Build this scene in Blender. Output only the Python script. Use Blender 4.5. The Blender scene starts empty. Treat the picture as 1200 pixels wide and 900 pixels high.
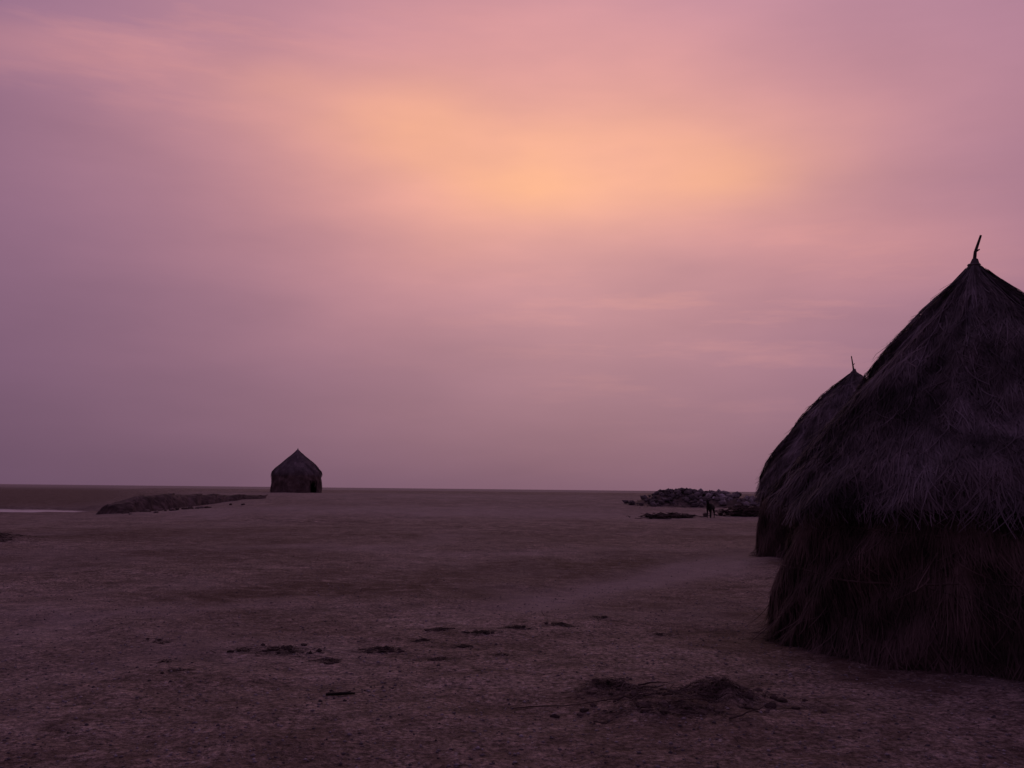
import bpy, math, random
import numpy as np
from mathutils import Vector, Matrix
random.seed(7); rng=np.random.default_rng(11)
scene=bpy.context.scene
D2R=math.radians

# ---------------------------------------------------------------- helpers
def lin(c):
    out=[]
    for v in c:
        v=v/255.0
        out.append(v/12.92 if v<=0.04045 else ((v+0.055)/1.055)**2.4)
    return (out[0],out[1],out[2],1.0)

def vnoise(x,y,seed=0.0):
    x=np.asarray(x,float); y=np.asarray(y,float)
    xi=np.floor(x); yi=np.floor(y); xf=x-xi; yf=y-yi
    def h(a,b):
        v=np.sin(a*127.1+b*311.7+seed*74.7)*43758.5453
        return v-np.floor(v)
    u=xf*xf*(3-2*xf); v=yf*yf*(3-2*yf)
    a=h(xi,yi); b=h(xi+1,yi); c=h(xi,yi+1); d=h(xi+1,yi+1)
    return (a*(1-u)+b*u)*(1-v)+(c*(1-u)+d*u)*v-0.5
def fbm(x,y,seed=0,octv=4):
    t=0; a=1.0; f=1.0
    for i in range(octv):
        t=t+a*vnoise(x*f+i*17.3,y*f-i*9.1,seed+i); a*=0.5; f*=2.03
    return t
def sstep(a,b,x):
    t=np.clip((x-a)/(b-a),0,1); return t*t*(3-2*t)

def terrain(x,y):
    x=np.asarray(x,float); y=np.asarray(y,float)
    r=np.sqrt(x*x+y*y)
    rise=1.15*sstep(30,85,y)*(1-sstep(140,420,y))
    start=-0.4*y-4
    m=sstep(0,14,x-start+3*vnoise(x*0.1,y*0.1,3))
    low=-0.1*(1-m)*sstep(15,40,r)
    h=rise*m+low
    e=((x+60)/34)**2+((y-68+1.5*vnoise(x*.13,y*.13,5))/8.0)**2
    h=h-0.45*(1-sstep(0.75,1.25,e))
    far=1-sstep(150,600,r)
    h=h+0.12*fbm(x*0.12,y*0.12,21,3)*sstep(6,25,r)*far
    h=h+0.06*fbm(x*0.7,y*0.7,31,3)*far
    h=h+0.026*fbm(x*3.1,y*3.1,41,3)*(1-sstep(20,60,r))
    # shallow worn track running away to the right
    tc=(x-(-0.4+0.53*(y-13)))
    h=h-0.05*np.exp(-(tc/0.7)**2)*sstep(11,14,y)*(1-sstep(28,40,y))
    h=h+0.28*np.exp(-(((x+15)/2.2)**2+((y-28)/1.6)**2))
    heap=0.08*np.exp(-(((x-0.85)/0.28)**2+((y-8.1)/0.25)**2))+0.08*np.exp(-(((x-1.62)/0.30)**2+((y-7.95)/0.28)**2))+0.04*np.exp(-(((x-1.2)/0.6)**2+((y-7.5)/0.4)**2))
    h=h+heap*(0.8+1.6*vnoise(x*6,y*6,8)+0.8*vnoise(x*15,y*15,9))
    return h
def tz(x,y): return float(terrain(np.array([x]),np.array([y]))[0])

def mesh_obj(name,V,F,mats=(),smooth=False,parent=None,tint=None):
    me=bpy.data.meshes.new(name)
    V=np.asarray(V,dtype=np.float32)
    if isinstance(F,np.ndarray):
        k=F.shape[1]; n=F.shape[0]
        me.vertices.add(len(V)); me.vertices.foreach_set("co",V.ravel())
        me.loops.add(n*k); me.loops.foreach_set("vertex_index",F.astype(np.int32).ravel())
        me.polygons.add(n); me.polygons.foreach_set("loop_start",np.arange(0,n*k,k,dtype=np.int32))
        me.polygons.foreach_set("loop_total",np.full(n,k,dtype=np.int32))
        me.update(calc_edges=True); me.validate()
    else:
        me.from_pydata([tuple(map(float,v)) for v in V],[],F); me.update()
    if smooth: me.polygons.foreach_set("use_smooth",[True]*len(me.polygons))
    if tint is not None:
        a=me.attributes.new("tint",'FLOAT','POINT'); a.data.foreach_set("value",np.asarray(tint,dtype=np.float32))
    for m in mats: me.materials.append(m)
    o=bpy.data.objects.new(name,me); scene.collection.objects.link(o)
    if parent: o.parent=parent
    return o

class Acc:
    def __init__(s): s.V=[];s.F=[];s.T=[];s.n=0
    def add(s,V,F,t=0.5):
        V=np.asarray(V,float); s.V.append(V); s.F+= [tuple(i+s.n for i in f) for f in F]
        s.T.append(np.full(len(V),t)); s.n+=len(V)
    def obj(s,name,mats,**k):
        return mesh_obj(name,np.vstack(s.V),s.F,mats,tint=np.concatenate(s.T),**k)

def tube(pts,radii,sides=6):
    pts=[Vector(p) for p in pts]; V=[];F=[]
    for i,p in enumerate(pts):
        d=(pts[min(i+1,len(pts)-1)]-pts[max(i-1,0)]).normalized()
        up=Vector((0,0,1)) if abs(d.z)<0.9 else Vector((1,0,0))
        a=d.cross(up).normalized(); b=d.cross(a)
        r=radii[i] if hasattr(radii,'__len__') else radii
        for k in range(sides):
            t=2*math.pi*k/sides; V.append(p+a*math.cos(t)*r+b*math.sin(t)*r)
    for i in range(len(pts)-1):
        for k in range(sides):
            F.append((i*sides+k,i*sides+(k+1)%sides,(i+1)*sides+(k+1)%sides,(i+1)*sides+k))
    F.append(tuple(range(sides-1,-1,-1))); F.append(tuple((len(pts)-1)*sides+k for k in range(sides)))
    return [tuple(v) for v in V],F

import bmesh
def ico(sub):
    bm=bmesh.new(); bmesh.ops.create_icosphere(bm,subdivisions=sub,radius=1)
    V=np.array([v.co[:] for v in bm.verts]); F=[tuple(v.index for v in f.verts) for f in bm.faces]; bm.free(); return V,F
I1=ico(1); I2=ico(2)
def rock(acc,c,size,base=I1,flat=0.7,t=0.5,rough=0.35):
    V,F=base
    s=rng.uniform(0,100)
    n=1+rough*2*vnoise(V[:,0]*1.6+s,V[:,1]*1.6+V[:,2]*1.3+s,2)+rough*0.8*vnoise(V[:,0]*4+s,V[:,1]*4+V[:,2]*3,4)
    W=V*n[:,None]*np.array([rng.uniform(.7,1.3),rng.uniform(.7,1.3),flat])*size
    a=rng.uniform(0,6.28); ca,sa=math.cos(a),math.sin(a)
    W=np.c_[W[:,0]*ca-W[:,1]*sa,W[:,0]*sa+W[:,1]*ca,W[:,2]]
    acc.add(W+np.array(c),F,t)

# ---------------------------------------------------------------- materials
def mat(name):
    m=bpy.data.materials.new(name); m.use_nodes=True
    nt=m.node_tree; b=nt.nodes["Principled BSDF"]; return m,nt,b
def N(nt,t,**k):
    n=nt.nodes.new(t)
    for a,v in k.items(): setattr(n,a,v)
    return n
def ramp(nt,fac,stops):
    r=N(nt,'ShaderNodeValToRGB'); e=r.color_ramp.elements
    while len(e)<len(stops): e.new(0.5)
    for i,(p,c) in enumerate(stops): e[i].position=p; e[i].color=c if len(c)==4 else (*c,1)
    nt.links.new(fac,r.inputs[0]); return r.outputs[0]
def noise(nt,vec,scale,detail=6,rough=0.6,out=0):
    n=N(nt,'ShaderNodeTexNoise'); n.inputs['Scale'].default_value=scale; n.inputs['Detail'].default_value=detail
    n.inputs['Roughness'].default_value=rough
    if vec is not None: nt.links.new(vec,n.inputs['Vector'])
    return n.outputs[out]
def mixc(nt,f,a,b,mode='MIX'):
    m=N(nt,'ShaderNodeMix',data_type='RGBA',blend_type=mode)
    for s,v in ((0,f),(6,a),(7,b)):
        if isinstance(v,bpy.types.NodeSocket): nt.links.new(v,m.inputs[s])
        else: m.inputs[s].default_value=v
    return m.outputs[2]
def bump(nt,b,h,strength,dist,prev=None):
    n=N(nt,'ShaderNodeBump'); n.inputs['Strength'].default_value=strength; n.inputs['Distance'].default_value=dist
    nt.links.new(h,n.inputs['Height'])
    if prev is not None: nt.links.new(prev,n.inputs['Normal'])
    nt.links.new(n.outputs[0],b.inputs['Normal']); return n.outputs[0]

def ground_mat():
    m,nt,b=mat("sandy_ground")
    pos=N(nt,'ShaderNodeNewGeometry').outputs['Position']
    big=noise(nt,pos,0.55,4,0.7)
    col=ramp(nt,big,[(0.32,(0.175,0.136,0.112)),(0.5,(0.255,0.205,0.172)),(0.68,(0.32,0.265,0.23))])
    mid=noise(nt,pos,2.6,5,0.74)
    col=mixc(nt,1.0,col,ramp(nt,mid,[(0.33,(0.48,0.46,0.44)),(0.5,(0.95,0.94,0.93)),(0.66,(1.35,1.33,1.32))]),'MULTIPLY')
    fine=noise(nt,pos,20,4,0.85)
    col=mixc(nt,1.0,col,ramp(nt,fine,[(0.36,(0.2,0.18,0.17)),(0.5,(0.92,0.91,0.90)),(0.64,(2.0,1.95,1.95))]),'MULTIPLY')
    vor=N(nt,'ShaderNodeTexVoronoi'); vor.inputs['Scale'].default_value=15; nt.links.new(pos,vor.inputs['Vector'])
    sp=ramp(nt,vor.outputs['Distance'],[(0.12,(1,1,1)),(0.24,(0,0,0))])
    sel=ramp(nt,mid,[(0.46,(0,0,0)),(0.6,(1,1,1))])
    spk=mixc(nt,1.0,sp,sel,'MULTIPLY')
    col=mixc(nt,spk,col,(0.52,0.48,0.46,1))
    at=N(nt,'ShaderNodeAttribute',attribute_name='weed_dark')
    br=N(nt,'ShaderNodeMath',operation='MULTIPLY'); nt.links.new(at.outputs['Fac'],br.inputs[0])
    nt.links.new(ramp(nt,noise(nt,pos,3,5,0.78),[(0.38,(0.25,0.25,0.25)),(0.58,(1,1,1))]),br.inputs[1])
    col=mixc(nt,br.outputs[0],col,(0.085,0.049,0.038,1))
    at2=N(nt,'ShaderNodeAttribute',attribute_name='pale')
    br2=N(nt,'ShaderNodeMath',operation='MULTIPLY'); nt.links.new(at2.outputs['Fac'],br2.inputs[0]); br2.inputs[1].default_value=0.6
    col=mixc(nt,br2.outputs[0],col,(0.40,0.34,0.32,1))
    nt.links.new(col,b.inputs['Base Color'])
    b.inputs['Roughness'].default_value=0.9; b.inputs['Specular IOR Level'].default_value=0.12
    p=bump(nt,b,fine,0.8,0.03)
    bump(nt,b,mid,0.9,0.09,p)
    return m
M_ground=ground_mat()
def thatch_mat(name,cols,patch=0.6,hi=1.3,sc=1.7):
    m,nt,b=mat(name)
    tc=N(nt,'ShaderNodeTexCoord').outputs['Object']
    at=N(nt,'ShaderNodeAttribute',attribute_name='tint').outputs['Fac']
    c=ramp(nt,at,[(0.0,cols[0]),(0.45,cols[1]),(0.8,cols[2]),(1.0,cols[3])])
    n=noise(nt,tc,sc,3,0.65)
    c=mixc(nt,1.0,c,ramp(nt,n,[(0.34,(patch,patch,patch)),(0.64,(hi,hi*.98,hi))]),'MULTIPLY')
    nt.links.new(c,b.inputs['Base Color']); b.inputs['Roughness'].default_value=0.85
    b.inputs['Specular IOR Level'].default_value=0.2
    return m
M_roof=thatch_mat("weathered_thatch",[(0.06,0.048,0.048),(0.115,0.094,0.098),(0.17,0.145,0.155),(0.24,0.21,0.225)],0.38,1.6,1.8)
M_wall=thatch_mat("wall_straw",[(0.05,0.033,0.029),(0.095,0.065,0.057),(0.14,0.098,0.085),(0.19,0.14,0.12)],0.5,1.35)
M_roof2=thatch_mat("hazed_thatch",[(0.10,0.08,0.08),(0.19,0.155,0.155),(0.26,0.22,0.22),(0.36,0.32,0.33)],0.7,1.25)  # far hut roof: thatch lightened, distance haze put into its colour
M_wall2=thatch_mat("hazed_straw",[(0.10,0.07,0.06),(0.18,0.13,0.115),(0.24,0.18,0.16),(0.32,0.25,0.22)],0.7,1.25)  # far hut wall: straw paled the same way to imitate haze
M_wood=thatch_mat("dry_wood",[(0.04,0.03,0.025),(0.07,0.05,0.042),(0.10,0.08,0.07),(0.15,0.12,0.11)],0.6)
M_weed=thatch_mat("dry_weed",[(0.035,0.025,0.021),(0.07,0.05,0.042),(0.11,0.08,0.068),(0.18,0.14,0.12)],0.6)
M_straw=thatch_mat("old_straw",[(0.055,0.038,0.033),(0.11,0.08,0.067),(0.17,0.13,0.11),(0.27,0.22,0.19)],0.55,1.3,4)
M_stone=thatch_mat("grey_stone",[(0.06,0.05,0.05),(0.14,0.12,0.12),(0.26,0.23,0.23),(0.38,0.35,0.35)],0.7)
M_earth=thatch_mat("dark_earth",[(0.07,0.05,0.042),(0.12,0.088,0.075),(0.17,0.13,0.115),(0.22,0.18,0.16)],0.55)
M_goat=thatch_mat("goat_coat",[(0.015,0.011,0.01)]*2+[(0.03,0.022,0.018)]*2,0.6)
M_horn=thatch_mat("goat_horn",[(0.05,0.045,0.04)]*4,0.8)
def water_mat():
    m,nt,b=mat("lagoon_water")
    b.inputs['Base Color'].default_value=(0.05,0.045,0.06,1); b.inputs['Roughness'].default_value=0.07
    pos=N(nt,'ShaderNodeNewGeometry').outputs['Position']
    bump(nt,b,noise(nt,pos,2.0,3,0.5),0.08,0.02); return m
M_water=water_mat()

# ---------------------------------------------------------------- ground
R=[0.0]; r=0.6
while r<7000: R.append(r); r*=1.0135 if r<130 else 1.04
R=np.array(R)
A=np.concatenate([np.arange(-36,36,0.2),np.arange(36,324,3.0)])*math.pi/180
nr,na=len(R),len(A)
RR,AA=np.meshgrid(R[1:],A,indexing='ij')
X=(RR*np.sin(AA)).ravel(); Y=(RR*np.cos(AA)).ravel()
X=np.r_[0,X]; Y=np.r_[0,Y]; Z=terrain(X,Y)
i=np.arange(nr-2)[:,None]*na+1; j=np.arange(na)[None,:]; jn=(j+1)%na
F=np.stack([i+j,i+na+j,i+na+jn,i+jn],-1).reshape(-1,4)
V=np.c_[X,Y,Z]
k=np.arange(0,na-(na%2),2); fan=np.stack([np.zeros_like(k),1+k,1+(k+1)%na,1+(k+2)%na],-1)
ground=mesh_obj("ground",V,np.vstack([F,fan])[:, ::-1].copy(),[M_ground],smooth=True)
def ell(x,y,cx,cy,a,b,ang=0):
    c,s=math.cos(ang),math.sin(ang); u=(x-cx)*c+(y-cy)*s; v=-(x-cx)*s+(y-cy)*c
    return np.exp(-((u/a)**2+(v/b)**2))
wx=X+2.2*fbm(X*.5,Y*.3,51,4); wy=Y+3.2*fbm(X*.5,Y*.3,55,4)
W=1.0*ell(wx,wy,1.6,21.5,4.0,2.3,.5)+1.0*ell(wx,wy,-2.3,15.6,2.3,1.5,.6)+0.8*ell(wx,wy,-8,23,4,2.6,.4)+0.7*ell(wx,wy,1.0,15.3,1.8,1.7,.7)
W+=0.6*ell(wx,wy,-12,33,6,4)+0.5*ell(wx,wy,8,34,5,4)+0.4*ell(wx,wy,-1,34,6,3,.5)+0.7*ell(wx,wy,-15,28,3,1.8)
W+=0.5*ell(X,Y,1.25,7.7,0.9,0.8)+0.4*ell(wx,wy,-2,10,2.5,0.6)
W+=0.9*(1-sstep(2.2,3.5,np.hypot(X-5.06,Y-10.9)+.8*fbm(X*1.5,Y*1.5,77,3)))+0.8*(1-sstep(2.6,4.2,np.hypot(X-8.4,Y-24.5)))  # darker ground in a ring around each of the two nearer huts
m_low=1-sstep(0,14,X+0.4*Y+4)
W+=0.9*m_low*sstep(45,80,Y)*(1-sstep(400,1500,Y))
W+=1.0*np.clip(fbm(X*.3,Y*.16,61,5)-.05,0,1)*(1-sstep(60,110,Y))+0.55*(1-sstep(5,9.5,Y))  # last term darkens the ground towards the camera
P=1.4*ell(X+.5*fbm(X,Y*.6,33,3),Y,3.2,19.8,7.5,0.75,math.atan2(12,6.4))*sstep(11,14,Y)+0.8*ell(wx,wy,-3,52,20,6)+0.5*ell(wx,wy,-1,26,8,1.6)+0.5*ell(wx,wy,-5,12.5,3,.7)
P+=0.6*ell(wx,wy,-8,75,26,14)+0.8*np.clip(fbm(X*.5+3,Y*.3,91,4)-.12,0,1)*(1-sstep(60,110,Y))+1.0*sstep(250,800,np.hypot(X,Y))  # last term: pale far sand, also standing in for horizon haze
for nm,arr in (("weed_dark",W),("pale",P)):
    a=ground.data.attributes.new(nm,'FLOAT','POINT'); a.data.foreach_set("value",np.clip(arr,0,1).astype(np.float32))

# pebbles, shell bits and crumbs - a single mass
octV=np.array([(1,0,0),(-1,0,0),(0,1,0),(0,-1,0),(0,0,1),(0,0,-1)],float)
octF=np.array([(0,2,4),(2,1,4),(1,3,4),(3,0,4),(2,0,5),(1,2,5),(3,1,5),(0,3,5)])
n=34000
d=4.0+26*rng.random(n)**1.4; az=rng.uniform(-0.58,0.58,n)
px=d*np.sin(az); py=d*np.cos(az)
sz=0.004+0.013*rng.random(n)**4
sc=np.c_[sz*rng.uniform(.7,1.4,n),sz*rng.uniform(.7,1.4,n),sz*rng.uniform(.4,.8,n)]
PV=octV[None]*sc[:,None,:]*(rng.uniform(.75,1.2,(n,6,1))); an=rng.uniform(0,6.28,n)
ca,sa=np.cos(an)[:,None],np.sin(an)[:,None]
PV=np.stack([PV[...,0]*ca-PV[...,1]*sa,PV[...,0]*sa+PV[...,1]*ca,PV[...,2]],-1)
PV+=np.stack([px,py,terrain(px,py)+sz*0.2],-1)[:,None,:]
PF=(octF[None]+(np.arange(n)*6)[:,None,None]).reshape(-1,3)
mesh_obj("pebbles",PV.reshape(-1,3),PF,[M_stone],tint=np.repeat(rng.random(n)**.7,6))

# ---------------------------------------------------------------- lagoon
ang=np.linspace(0,2*math.pi,96,endpoint=False)
rr=1+0.08*np.sin(ang*3+1)+0.05*np.sin(ang*7)
WV=np.c_[-60+38*rr*np.cos(ang),68+9.2*rr*np.sin(ang),np.full(96,-0.19)]
mesh_obj("lagoon_water",np.vstack([WV,[[-60,68,-0.19]]]),[(k,(k+1)%96,96) for k in range(96)],[M_water])

# ---------------------------------------------------------------- strands
def strand_mesh(P0,width,side):
    n,k,_=P0.shape
    taper=np.linspace(1,0.35,k)[None,:,None]
    w=side[:,None,:]*width[:,None,None]*taper*0.5
    V=np.stack([P0-w,P0+w],2).reshape(n,k*2,3)
    f=np.array([(2*a,2*a+1,2*a+3,2*a+2) for a in range(k-1)])
    F=(f[None]+(np.arange(n)*k*2)[:,None,None]).reshape(-1,4)
    return V.reshape(-1,3),F

def make_hut(name,loc,sxy,sz,seed,prof,wall,dens=1.0,door=None,yaw=0,stick=((0,0,0),(0.02,0,0.15),(0.09,0,0.34)),MR=None,MW=None,wild=1.0,bumpy=1.0):
    MR=MR or M_roof; MW=MW or M_wall
    g=np.random.default_rng(seed)
    root=bpy.data.objects.new(name,None); scene.collection.objects.link(root)
    root.location=loc; root.scale=(sxy,sxy,sz); root.rotation_euler=(0,0,yaw)
    def lump(th,z):
        return bumpy*(0.13*vnoise(np.cos(th)*1.6+seed,np.sin(th)*1.6+z*1.0,seed)+0.22*vnoise(np.cos(th)*4+seed,np.sin(th)*4+z*2.4,seed+1)+0.13*vnoise(np.cos(th)*9+seed,np.sin(th)*9+z*5,seed+2))
    def resample(pr):
        pr=np.array(pr,float); s=np.r_[0,np.cumsum(np.hypot(*np.diff(pr,axis=0).T))]
        return s,pr[:,0],pr[:,1]
    def surf(pr,s):
        S,Rr,Zz=pr; sc=np.minimum(s,S[-1]); r_=np.interp(sc,S,Rr); z_=np.interp(sc,S,Zz)
        dr=Rr[-1]-Rr[-2]; dz=Zz[-1]-Zz[-2]; L=math.hypot(dr,dz); ex=np.maximum(s-S[-1],0)
        return r_+ex*dr/L*0.2, z_+ex*dz/L
    def indoor(th,z):
        if door is None: return np.zeros_like(th,bool)
        dth=(th-door[0]+math.pi)%(2*math.pi)-math.pi
        return (np.abs(dth)<door[1])&(z<door[2])
    def core(pname,pr,m,inset,cut=False):
        S=pr[0]; ss=np.linspace(0,S[-1],44); th=np.linspace(0,2*math.pi,160,endpoint=False)
        s2,t2=np.meshgrid(ss,th,indexing='ij'); r_,z_=surf(pr,s2)
        r_=np.maximum(r_-inset+lump(t2,z_)*np.clip(r_/0.5,0,1),0.0)
        Vv=np.c_[(r_*np.cos(t2)).ravel(),(r_*np.sin(t2)).ravel(),z_.ravel()]
        i=np.arange(43)[:,None]*160; j=np.arange(160)[None,:]; jn=(j+1)%160
        Ff=np.stack([i+j,i+160+j,i+160+jn,i+jn],-1).reshape(-1,4)
        if cut:
            cen=Vv[Ff].mean(1); ta=np.arctan2(cen[:,1],cen[:,0]); Ff=Ff[~indoor(ta,cen[:,2])]
        mesh_obj(pname,Vv,Ff,[m],smooth=True,parent=root,tint=0.3+0.3*g.random(len(Vv)))
    def blades(pr,n,s_lo,s_hi,Lr,wr,lift,flare,drift,tint_c,area=True,tiers=None,rag=0.0):
        th0=g.uniform(0,2*math.pi,n)
        if tiers is None:
            u=g.random(n); s0=s_lo+(s_hi-s_lo)*(np.sqrt(u) if area else u)
        else: s0=np.array(tiers)[g.integers(0,len(tiers),n)]+g.normal(0,0.05,n)+0.2*vnoise(th0*5,th0*0+3,seed+6)
        s0=s0+rag*vnoise(th0*6,th0*0,seed+4)
        s0=np.maximum(s0,0.02)
        L=g.uniform(*Lr,n); k=5
        t=np.linspace(0,1,k)[None,:]
        s=s0[:,None]+L[:,None]*t
        r_,z_=surf(pr,s)
        swirl=0.14*np.sin(3*th0+seed)+0.6*vnoise(th0*3,s0*1.8,seed+5)
        dth=(swirl+g.normal(0,drift,n))[:,None]*L[:,None]*t/np.maximum(r_,0.35)
        dth+=g.normal(0,0.25,n)[:,None]*drift*t*t
        th=th0[:,None]+dth
        r2=r_+lump(th,z_)*np.clip(r_/0.5,0,1)+(g.random(n)*lift)[:,None]+(g.random(n)**3*flare*wild)[:,None]*t*t
        z2=np.maximum(z_-(g.random(n)**3*flare*0.4*wild)[:,None]*t*t, 0.0+0.01*g.random(n)[:,None])
        Pn=np.stack([r2*np.cos(th),r2*np.sin(th),z2],-1)
        keep=~indoor(th0,z2.mean(1)) if door is not None else np.ones(n,bool)
        side=np.stack([-np.sin(th0),np.cos(th0),g.normal(0,0.25,n)],-1)
        side+=np.stack([np.cos(th0),np.sin(th0),0*th0],-1)*g.normal(0,0.25,n)[:,None]
        side/=np.linalg.norm(side,axis=1)[:,None]
        w=g.uniform(*wr,n)
        clus=vnoise(th0*6,s0*2.4,seed+9)+.6*vnoise(th0*17,s0*6,seed+10)
        tt=np.clip(tint_c+clus*0.6+g.normal(0,0.07,n),0,1)
        Vv,Ff=strand_mesh(Pn[keep],w[keep],side[keep])
        return Vv,Ff,np.repeat(tt[keep],k*2)
    roof=resample(prof); wl=resample(wall)
    core("roof_core",roof,MR,0.03); core("wall_core",wl,MW,0.02,cut=True)
    Sr=roof[0][-1]
    def join(pname,parts,m):
        Vs=[];Fs=[];Ts=[];o=0
        for v,f,t in parts: Vs.append(v);Fs.append(f+o);Ts.append(t);o+=len(v)
        mesh_obj(pname,np.vstack(Vs),np.vstack(Fs),[m],parent=root,tint=np.concatenate(Ts))
    nb=int(16000*dens)
    wid=(0.007,0.022) if dens>=0.9 else (0.015,0.04)
    join("roof_thatch",[blades(roof,nb,0.0,Sr-0.3,(0.2,0.55),wid,0.02,0.05,0.26,0.42),
        blades(roof,nb//8,0.0,Sr-.2,(0.12,0.35),wid,0.04,0.16,0.6,0.45),
        blades(roof,nb//5,Sr-0.6,Sr-0.22,(0.2,0.42),wid,0.05,0.12,0.25,0.40,area=False,rag=0.32),
        blades(roof,nb//14,0.0,0.25,(0.25,0.6),wid,0.03,0.05,0.1,0.4,area=False)],MR)
    Sw=wl[0][-1]
    tiers=[0.0,Sw*0.22,Sw*0.45,Sw*0.68]
    join("wall_thatch",[blades(wl,int(nb*.8),0,0,(0.3,0.55),wid,0.03,0.06,0.14,0.42,tiers=tiers),
        blades(wl,nb//10,0,Sw-0.3,(0.15,0.4),wid,0.04,0.14,0.4,0.5,area=False),
        blades(wl,nb//7,Sw*0.75,Sw-0.05,(0.2,0.5),wid,0.04,0.30,0.3,0.45,area=False)],MW)
    acc=Acc()
    for q in (0.25,0.52):
        r_,z_=surf(wl,np.array([Sw*q])); pts=[]
        a0,a1=(0,2*math.pi) if door is None else (door[0]+door[1],door[0]-door[1]+2*math.pi)
        for a in np.linspace(a0,a1,90):
            rad=r_[0]+0.022+float(lump(np.array([a]),z_)[0]); pts.append((rad*math.cos(a),rad*math.sin(a),z_[0]+0.03*math.sin(5*a+q*9)))
        v,f=tube(pts,0.011,5); acc.add(v,f,0.35)
    acc.obj("wall_binding",[MW],parent=root)
    acc=Acc()
    for q in range(9):
        a=q*2*math.pi/9+g.normal(0,.15); dr=g.normal(0,0.12); pts=[]
        for s in np.linspace(0.1,Sr-0.05,22):
            r_,z_=surf(roof,np.array([s])); b=a+dr*s
            rad=r_[0]+0.025+float(lump(np.array([b]),z_)[0])*min(r_[0]/0.5,1); pts.append((rad*math.cos(b),rad*math.sin(b),z_[0]+0.01))
        v,f=tube(pts,0.005,5); acc.add(v,f,0.7)
    acc.obj("roof_ropes",[MR],parent=root)
    top=prof[0][1]; acc=Acc()
    v,f=tube([(0,0,top-0.22),(0,0,top-0.08),(0.01,0,top+0.03),(0.015,0,top+0.07)],[0.10,0.075,0.045,0.03],9); acc.add(v,f,0.3)
    for z in (top-0.03,top+0.0):
        pts=[(0.06*math.cos(a),0.06*math.sin(a),z) for a in np.linspace(0,6.3,16)]
        v,f=tube(pts,0.012,5); acc.add(v,f,0.6)
    acc.obj("apex_bundle",[MR],parent=root)
    acc=Acc(); v,f=tube([(p[0],p[1],top+p[2]) for p in stick],[0.022,0.017,0.012][:len(stick)],6); acc.add(v,f,0.3)
    m_=stick[-2]; v,f=tube([(m_[0],m_[1],top+m_[2]),(m_[0]+0.05,m_[1],top+m_[2]+0.03)],[0.012,0.007],5); acc.add(v,f,0.3)
    acc.obj("finial_stick",[M_wood],parent=root)
    if door is not None:
        acc=Acc(); rad=wall[-1][0]-0.02
        for sgn in (-1,1):
            a=door[0]+sgn*door[1]; v,f=tube([(rad*math.cos(a),rad*math.sin(a),0),(rad*math.cos(a),rad*math.sin(a),door[2])],0.04,6); acc.add(v,f,0.3)
        a,b=door[0]-door[1]*1.1,door[0]+door[1]*1.1
        v,f=tube([(rad*math.cos(a),rad*math.sin(a),door[2]+.04),(rad*math.cos(b),rad*math.sin(b),door[2]+.04)],0.04,6); acc.add(v,f,0.3)
        acc.obj("door_frame",[M_wood],parent=root)
    return root
P1=[(0.03,4.16),(0.10,4.07),(0.24,3.92),(0.40,3.76),(0.74,3.38),(1.06,2.99),(1.38,2.58),(1.70,2.16),(2.0,1.80),(2.20,1.47)]
Wl1=[(1.92,1.66),(2.05,1.1),(2.14,0.6),(2.24,0.0)]
make_hut("thatched_hut",(5.14,10.9,-0.02),1,1,3,P1,Wl1,1.2)
P2=[(0.03,4.14),(0.14,4.05),(0.34,3.90),(0.55,3.74),(0.98,3.36),(1.34,2.97),(1.68,2.56),(1.98,2.14),(2.18,1.76),(2.28,1.40)]
Wl2=[(2.12,1.60),(2.2,1.1),(2.2,0.6),(2.22,0.0)]
make_hut("thatched_hut",(8.47,24.5,tz(8.45,24.5)-0.04),1.04,1.10,8,P2,Wl2,0.6,stick=((0,0,0),(-0.02,0,0.16),(-0.05,0,0.36)),bumpy=.8)
P3=[(0.03,3.68),(0.2,3.48),(0.6,3.12),(1.0,2.80),(1.4,2.48),(1.75,2.14),(2.0,1.82),(2.08,1.5)]
Wl3=[(2.0,1.7),(2.06,1.1),(2.1,0.5),(2.12,0.0)]
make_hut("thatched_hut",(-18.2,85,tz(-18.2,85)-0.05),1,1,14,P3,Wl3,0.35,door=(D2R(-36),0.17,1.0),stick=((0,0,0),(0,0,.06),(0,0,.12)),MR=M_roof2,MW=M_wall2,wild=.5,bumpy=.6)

# ---------------------------------------------------------------- foreground straw sweepings
def strands(g,centres,n,Lr,wr,zh):
    k=5
    cs=np.array([c[:4] for c in centres]); wt=np.array([c[4] for c in centres],float); wt/=wt.sum()
    idx=g.choice(len(cs),n,p=wt); c=cs[idx]
    x=c[:,0]+g.normal(0,1,n)*c[:,2]*.5; y=c[:,1]+g.normal(0,1,n)*c[:,3]*.5
    dist=np.sqrt(((x-c[:,0])/c[:,2])**2+((y-c[:,1])/c[:,3])**2)
    z=terrain(x,y)+zh*np.exp(-dist**2*1.6)*g.random(n)
    a=g.uniform(0,6.28,n); L=g.uniform(*Lr,n); tl=g.normal(0,.22,n); t=np.linspace(-.5,.5,k)[None]
    cur=g.normal(0,.25,n)[:,None]*L[:,None]*t*t*2
    X=x[:,None]+np.cos(a)[:,None]*L[:,None]*t-np.sin(a)[:,None]*cur
    Y=y[:,None]+np.sin(a)[:,None]*L[:,None]*t+np.cos(a)[:,None]*cur
    Zc=z[:,None]+tl[:,None]*L[:,None]*t-np.abs(t)*L[:,None]*.15
    Zc=np.maximum(Zc,terrain(X,Y)+0.004)
    sd=np.stack([-np.sin(a),np.cos(a),g.normal(0,.7,n)],-1); sd/=np.linalg.norm(sd,axis=1)[:,None]
    V,F=strand_mesh(np.stack([X,Y,Zc],-1),g.uniform(*wr,n),sd)
    return V,F,np.repeat(np.clip(g.normal(.4,.22,n),0,1),k*2)
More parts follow.
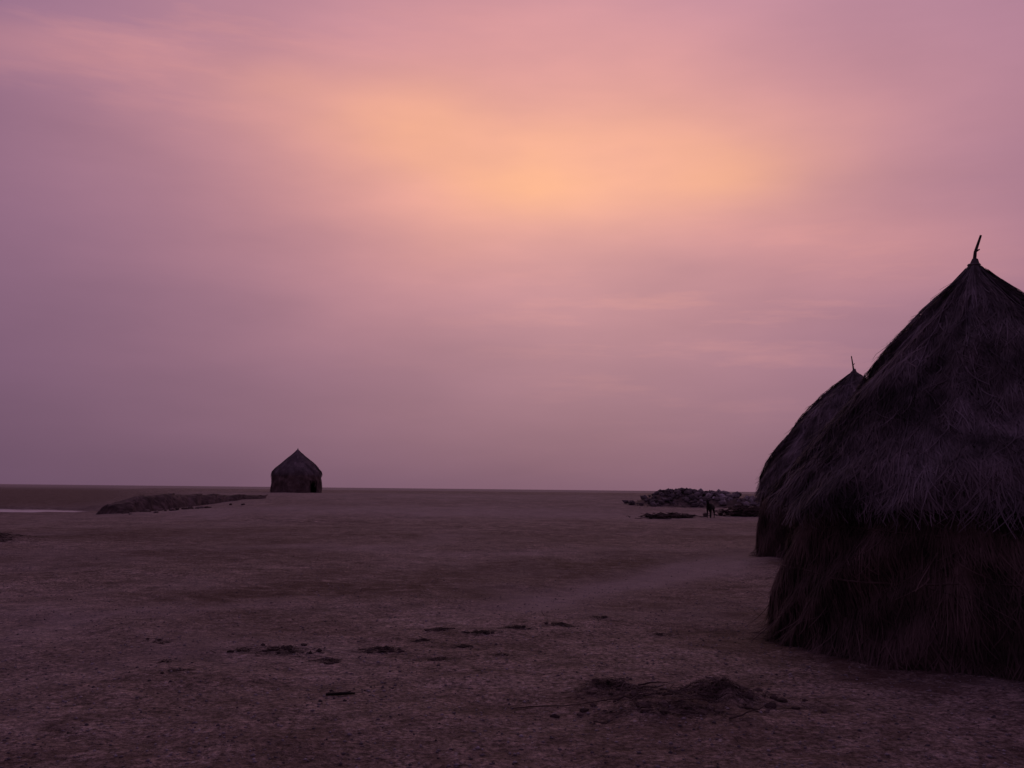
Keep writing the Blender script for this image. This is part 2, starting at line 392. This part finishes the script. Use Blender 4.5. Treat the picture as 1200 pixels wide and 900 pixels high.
g=np.random.default_rng(5)
cen=[(0.85,8.1,0.24,0.22,2.4),(1.62,7.95,0.26,0.26,2.8),(1.2,7.3,0.5,0.22,.9),(1.25,7.7,0.6,0.4,1.1),(2.0,7.7,0.35,0.3,.3)]
v,f,t=strands(g,cen,2600,(0.03,0.16),(0.003,0.009),0.07)
mesh_obj("straw_heap",v,f,[M_straw],tint=t)
acc=Acc()
for q in range(16):
    x=g.normal(1.3,.35); y=g.normal(7.7,.3); a=g.uniform(-.9,.9); L=g.uniform(.12,.3); pts=[]
    for s in np.linspace(-.5,.5,6):
        X_=x+math.cos(a)*L*s+g.normal(0,.008); Y_=y+math.sin(a)*L*s+g.normal(0,.008); pts.append((X_,Y_,tz(X_,Y_)+.015+.04*g.random()*(0.5+s)))
    v,f=tube(pts,np.linspace(.008,.003,6),5); acc.add(v,f,g.uniform(.1,.6))
pts=[(x,7.55+0.12*math.sin(x*3.2)+.02*math.sin(x*11),tz(x,7.55)+.012) for x in np.linspace(0.03,0.85,16)]
v,f=tube(pts,.004,5); acc.add(v,f,.2)
for q in range(90):
    c=cen[g.integers(0,5)]
    x,y=g.normal(c[0],c[2]*.6),g.normal(c[1],c[3]*.6); s=g.uniform(.01,.045); rock(acc,(x,y,tz(x,y)+s*.2),s,I1,.6,g.uniform(.1,.6))
acc.obj("twig_litter",[M_straw])

acc=Acc(); v,f=tube([(-1.41,7.88,tz(-1.41,7.88)+.012),(-1.30,7.9,tz(-1.3,7.9)+.016),(-1.19,7.91,tz(-1.19,7.91)+.012)],[.010,.013,.008],7); acc.add(v,f,0.0)
v,f=tube([(-1.27,7.9,tz(-1.27,7.9)+.016),(-1.23,7.95,tz(-1.23,7.95)+.02)],[.007,.004],5); acc.add(v,f,0)
acc.obj("wood_stick",[M_goat])

cl=[(-2.23,10.0,.34,1),(-1.72,9.63,.16,.8),(-1.29,10.2,.22,.9),(-.93,10.8,.08,.8),(-.80,11.6,.13,.9),(-.66,9.7,.07,.8),(-.47,10.5,.09,.8),(-.30,11.3,.16,.8),
(.07,11.6,.15,.9),(.61,11.9,.16,.9),(1.13,12.6,.10,.5),(-3.15,9.3,.10,.3),(-2.85,8.75,.10,.3),(-2.6,9.9,.10,.4),(-3.6,10.4,.15,.3),(1.7,11.5,.12,.3),(-.1,9.9,.08,.3)]
acc=Acc(); cen=[]
for x,y,s,dn in cl:
    for q in range(int((4+s*42)*dn)):
        X_=x+g.normal(0,s*.55); Y_=y+g.normal(0,s*.5)+.25*(X_-x)*g.normal(); k=g.uniform(.014,.042)*(0.7+s*1.3)
        rock(acc,(X_,Y_,tz(X_,Y_)+k*.1),k,I1,.55,g.uniform(0,.6),.5)
    cen.append((x,y,s*1.1,s*.9,s*dn))
v,f,t=strands(g,cen,2000,(0.02,0.12),(0.003,0.008),0.03)
acc.V.append(v); acc.F+=[tuple(int(a)+acc.n for a in q) for q in f]; acc.T.append(t*.8); acc.n+=len(v)
acc.obj("dried_weed_clumps",[M_weed])

# ---------------------------------------------------------------- eroded earth bank (left)
nu,nv=170,30; V=[];F=[]
for i in range(nu):
    u=i/(nu-1); cx=-22.0+5.6*u; cy=54.5+12.5*u
    dx,dy=5.6,12.5; L=math.hypot(dx,dy); nx,ny=dy/L,-dx/L
    endf=float(sstep(-.005,.035,np.array(u)))
    hgt=1.06*(0.5+0.5*float(sstep(0,.22,np.array(u))))*(1-.02*u)*endf
    for j in range(nv):
        v=j/(nv-1)*2-1
        w=(1.25+1.0*float(vnoise(u*9,1.5,3)))*(1-.6*u)*(0.5+0.5*endf)
        prof=(1-abs(v)**3)
        x=cx+nx*w*v; y=cy+ny*w*v
        no=float(fbm(x*1.3,y*1.3+v*2,71,4)); n2=float(fbm(x*4,y*4,75,2))
        V.append((x+0.4*no,y+0.4*no,-0.3+(hgt+.3)*max(prof,0)*max(endf,.02)+(0.13*no+.05*n2)*prof*endf))
for i in range(nu-1):
    for j in range(nv-1):
        F.append((i*nv+j,(i+1)*nv+j,(i+1)*nv+j+1,i*nv+j+1))
mesh_obj("earth_bank",V,F,[M_earth],smooth=False,tint=rng.random(len(V))*.8)
acc=Acc()
for q in range(26):
    u=g.random(); x=-22+5*u+g.normal(1.3,.6); y=51.5+8*u+g.normal(0,.8); s=g.uniform(.05,.18); rock(acc,(x,y,tz(x,y)+s*.2),s,I2,.6,g.random())
acc.obj("fallen_clods",[M_earth])
v,f,t=strands(g,[(-15,28,1.6,1.1,1),(-14,27,.8,.6,.6)],1300,(0.08,0.25),(0.008,0.018),0.12)
mesh_obj("dry_scrub",v,f,[M_weed],tint=t*.8)

# ---------------------------------------------------------------- rubble heap and brushwood (right, behind)
def mound(x,y):
    return .70*math.exp(-(((x-13.4)/3.2)**2+((y-62)/2.2)**2))+.62*math.exp(-(((x-9.8)/1.8)**2+((y-62)/1.8)**2))
nu=60; V=[]
for i in range(nu):
    for j in range(nu):
        x=6+14*i/(nu-1); y=56+12*j/(nu-1)
        V.append((x,y,tz(x,y)-.06+mound(x,y)*(1+.5*float(fbm(x*.9,y*.9,81,3)))))
F=[(i*nu+j,(i+1)*nu+j,(i+1)*nu+j+1,i*nu+j+1) for i in range(nu-1) for j in range(nu-1)]
heap=bpy.data.objects.new("rubble_heap",None); scene.collection.objects.link(heap)
mesh_obj("heap_mound",V,F,[M_earth],tint=rng.random(len(V))*.8,parent=heap)
acc=Acc()
for q in range(520):
    x=g.normal(13,1.9) if g.random()<.65 else g.normal(9.7,1.0); y=g.normal(61.3,1.2); s=.04+.23*g.random()**2.6
    light=g.uniform(.4,.95) if x>11.3 else g.uniform(.1,.5)
    rock(acc,(x,y,tz(x,y)+mound(x,y)+s*.25),s,I1,.7,light,.5)
acc.obj("heap_stones",[M_stone],parent=heap)
def brush(name,cx,cy,a,b,h,n):
    acc=Acc()
    for q in range(n):
        x=cx+g.normal(0,a*.45); y=cy+g.normal(0,b*.45); an=g.uniform(0,6.28); L=g.uniform(.3,.8)
        zz=tz(x,y)+h*g.random()*math.exp(-((x-cx)/a)**2); pts=[]; el=g.uniform(-.15,.15)
        for s in np.linspace(0,1,4): pts.append((x+math.cos(an)*L*s+g.normal(0,.04),y+math.sin(an)*L*s+g.normal(0,.04),max(zz+L*s*el+g.normal(0,.03),tz(x,y))))
        v,f=tube(pts,np.linspace(.028,.008,4),4); acc.add(v,f,g.uniform(0,.8))
    for q in range(n//3):
        x=cx+g.normal(0,a*.45); y=cy+g.normal(0,b*.4); s=g.uniform(.05,.2)
        rock(acc,(x,y,tz(x,y)+s*.3+h*.4*g.random()*math.exp(-((x-cx)/a)**2)),s,I1,.6,g.uniform(0,.6),.5)
    return acc.obj(name,[M_weed])
brush("brushwood_pile",7.8,49.5,1.6,.8,.22,120)
brush("brushwood_pile",12.1,51.5,1.5,.9,.5,240)

# ---------------------------------------------------------------- goat
def goat(loc,yaw,sc):
    B=[((-.28,0,.60),.115,None),((-.05,0,.57),.15,0),((.2,0,.58),.14,1),((.33,0,.67),.08,2),((.42,0,.79),.055,3),((.47,0,.84),.056,4),((.60,0,.77),.03,5),
       ((-.39,0,.68),.03,0),((-.45,0,.62),.02,7)]
    for s in (-1,1):
        k=len(B); B+=[((-.27,s*.09,.50),.085,0),((-.20,s*.10,.40),.06,k),((-.34,s*.10,.24),.03,k+1),((-.31,s*.10,.06),.021,k+2),((-.285,s*.10,.015),.026,k+3)]
        k=len(B); B+=[((.2,s*.08,.48),.07,2),((.17,s*.09,.37),.045,k),((.20,s*.09,.22),.03,k+1),((.2,s*.09,.06),.02,k+2),((.22,s*.09,.015),.025,k+3)]
        k=len(B); B+=[((.43,s*.06,.865),.02,5),((.40,s*.13,.84),.014,k)]
    me=bpy.data.meshes.new("goat"); me.from_pydata([b[0] for b in B],[(b[2],i) for i,b in enumerate(B) if b[2] is not None],[]); me.update()
    o=bpy.data.objects.new("goat",me); scene.collection.objects.link(o); me.materials.append(M_goat)
    md=o.modifiers.new("skin",'SKIN'); md.use_smooth_shade=True
    if not me.skin_vertices:
        bpy.context.view_layer.objects.active=o; o.select_set(True); bpy.ops.mesh.customdata_skin_add()
    for i,b in enumerate(B): me.skin_vertices[0].data[i].radius=(b[1],b[1])
    me.skin_vertices[0].data[0].use_root=True
    s=o.modifiers.new("sub",'SUBSURF'); s.levels=2; s.render_levels=2
    o.location=loc; o.rotation_euler=(0,0,yaw); o.scale=(sc,)*3
    acc=Acc()
    for sd in (-1,1):
        v,f=tube([(.45,sd*.025,.88),(.42,sd*.035,.96),(.35,sd*.05,1.01)],[.018,.013,.005],6); acc.add(v,f,.5)
    acc.obj("horns",[M_horn],parent=o,smooth=True)
    return o
goat((9.75,49,tz(9.75,49)),D2R(-118),1.0)

# ---------------------------------------------------------------- world
w=bpy.data.worlds.new("World"); scene.world=w; w.use_nodes=True; nt=w.node_tree
bg=nt.nodes['Background']
def M(op,a,b=None,c=None):
    n=N(nt,'ShaderNodeMath',operation=op)
    for i,v in enumerate((a,b,c)):
        if v is None: continue
        if isinstance(v,bpy.types.NodeSocket): nt.links.new(v,n.inputs[i])
        else: n.inputs[i].default_value=v
    return n.outputs[0]
gen=N(nt,'ShaderNodeTexCoord').outputs['Generated']
sep=N(nt,'ShaderNodeSeparateXYZ'); nt.links.new(gen,sep.inputs[0])
az0=M('MULTIPLY',M('ARCTAN2',sep.outputs[0],sep.outputs[1]),57.2958)
el0=M('MULTIPLY',M('ARCSINE',sep.outputs[2]),57.2958)
def mapping(loc,rot,scl):
    mp=N(nt,'ShaderNodeMapping'); mp.inputs['Location'].default_value=loc; mp.inputs['Scale'].default_value=scl; mp.inputs['Rotation'].default_value=rot
    nt.links.new(gen,mp.inputs[0]); return mp.outputs[0]
cv=mapping((0,0,0),(0,D2R(10),0),(1,1,2.2))
n1=noise(nt,cv,3.2,2,0.5); n2=noise(nt,cv,4.2,4,0.55)
cv2=mapping((5,3,1),(0,D2R(-9),0),(1,1,3.6))
n3=noise(nt,cv2,4.5,4,0.5); n4=noise(nt,cv2,1.6,2,0.5)
cv3=mapping((2,7,4),(0,D2R(12),0),(1,1,7))
n5=noise(nt,cv3,5,5,0.6)
az=M('ADD',az0,M('MULTIPLY',M('SUBTRACT',n1,0.5),12)); el=M('ADD',el0,M('MULTIPLY',M('SUBTRACT',n4,0.5),7))
def gauss(a0,e0,sa,se,wt,tilt=0):
    da=M('SUBTRACT',az,a0); de=M('SUBTRACT',M('SUBTRACT',el,e0),M('MULTIPLY',da,tilt))
    q=M('ADD',M('POWER',M('ABSOLUTE',M('DIVIDE',da,sa)),2),M('POWER',M('ABSOLUTE',M('DIVIDE',de,se)),2))
    return M('MULTIPLY',M('EXPONENT',M('MULTIPLY',q,-1)),wt)
eln=M('DIVIDE',el0,90)
base=ramp(nt,eln,[(0.0,lin((126,93,112))),(0.07,lin((146,106,128))),(0.14,lin((163,118,140))),(0.22,lin((177,128,149))),(0.31,lin((182,133,156))),(0.55,lin((146,110,138))),(1.0,lin((110,92,124)))])
fall=M('ADD',0.34,M('MULTIPLY',M('EXPONENT',M('MULTIPLY',M('POWER',M('ABSOLUTE',M('DIVIDE',M('SUBTRACT',az0,12),48)),2),-1)),0.66))
cmb=N(nt,'ShaderNodeCombineColor')
nt.links.new(fall,cmb.inputs[0]); nt.links.new(M('POWER',fall,0.9),cmb.inputs[1]); nt.links.new(M('POWER',fall,0.58),cmb.inputs[2])
c=mixc(nt,1.0,base,cmb.outputs[0],'MULTIPLY')
pink=M('MINIMUM',M('ADD',M('ADD',gauss(2,18.5,19,9,0.82),gauss(-24,21.5,8,1.2,0.25)),M('ADD',gauss(19,12.5,9,2.2,0.25),gauss(-6,28,12,5,.15))),1)
pm=M('MULTIPLY',pink,M('ADD',0.62,M('MULTIPLY',n3,0.72)))
c=mixc(nt,M('MINIMUM',pm,1),c,lin((226,154,149)))
org=M('ADD',M('ADD',gauss(2.5,18.0,13,3.8,0.58),gauss(-8,20.3,4.6,2.5,0.52)),M('ADD',gauss(13,18.2,6.0,2.5,0.34),gauss(0,17.3,4,2.2,.28)))
om=M('MULTIPLY',org,M('ADD',0.36,M('MULTIPLY',n2,1.05)))
c=mixc(nt,M('MINIMUM',om,0.9),c,lin((251,180,135)))
wis=ramp(nt,n5,[(0.50,(0,0,0)),(0.68,(1,1,1))])
ws=M('MULTIPLY',wis,M('ADD',gauss(12,10.5,14,4.5,0.30),gauss(-18,23,14,5,0.25)))
c=mixc(nt,ws,c,lin((232,158,148)))
mot=M('ADD',0.88,M('MULTIPLY',n3,0.24)); cm2=N(nt,'ShaderNodeCombineColor'); [nt.links.new(mot,cm2.inputs[k]) for k in range(3)]
c=mixc(nt,1.0,c,cm2.outputs[0],'MULTIPLY')
sky=N(nt,'ShaderNodeTexSky'); sky.sky_type='NISHITA'; sky.sun_disc=False; sky.sun_elevation=D2R(18); sky.sun_rotation=D2R(4); sky.dust_density=4
c=mixc(nt,0.001,c,sky.outputs[0],'ADD')
nt.links.new(c,bg.inputs[0]); bg.inputs[1].default_value=1.0
w.cycles.sampling_method='MANUAL'; w.cycles.sample_map_resolution=512

sl=bpy.data.lights.new("sun",'SUN'); sl.energy=0.12; sl.angle=D2R(40); sl.color=(1,.74,.55)
so=bpy.data.objects.new("sun",sl); scene.collection.objects.link(so)
dirv=Vector((math.sin(D2R(4))*math.cos(D2R(18)),math.cos(D2R(4))*math.cos(D2R(18)),math.sin(D2R(18))))
so.rotation_euler=dirv.to_track_quat('Z','Y').to_euler()

# ---------------------------------------------------------------- camera
cam=bpy.data.cameras.new("camera"); cam.lens=35; cam.sensor_width=36; cam.clip_end=20000; cam.clip_start=0.05
co=bpy.data.objects.new("camera",cam); scene.collection.objects.link(co)
co.matrix_world=Matrix.Translation((0,0,1.6))@Matrix.Rotation(D2R(90+6.03),4,'X')@Matrix.Rotation(D2R(0.6),4,'Z')
scene.camera=co
scene.view_settings.view_transform='Standard'; scene.view_settings.look='None'; scene.view_settings.exposure=0; scene.view_settings.gamma=1
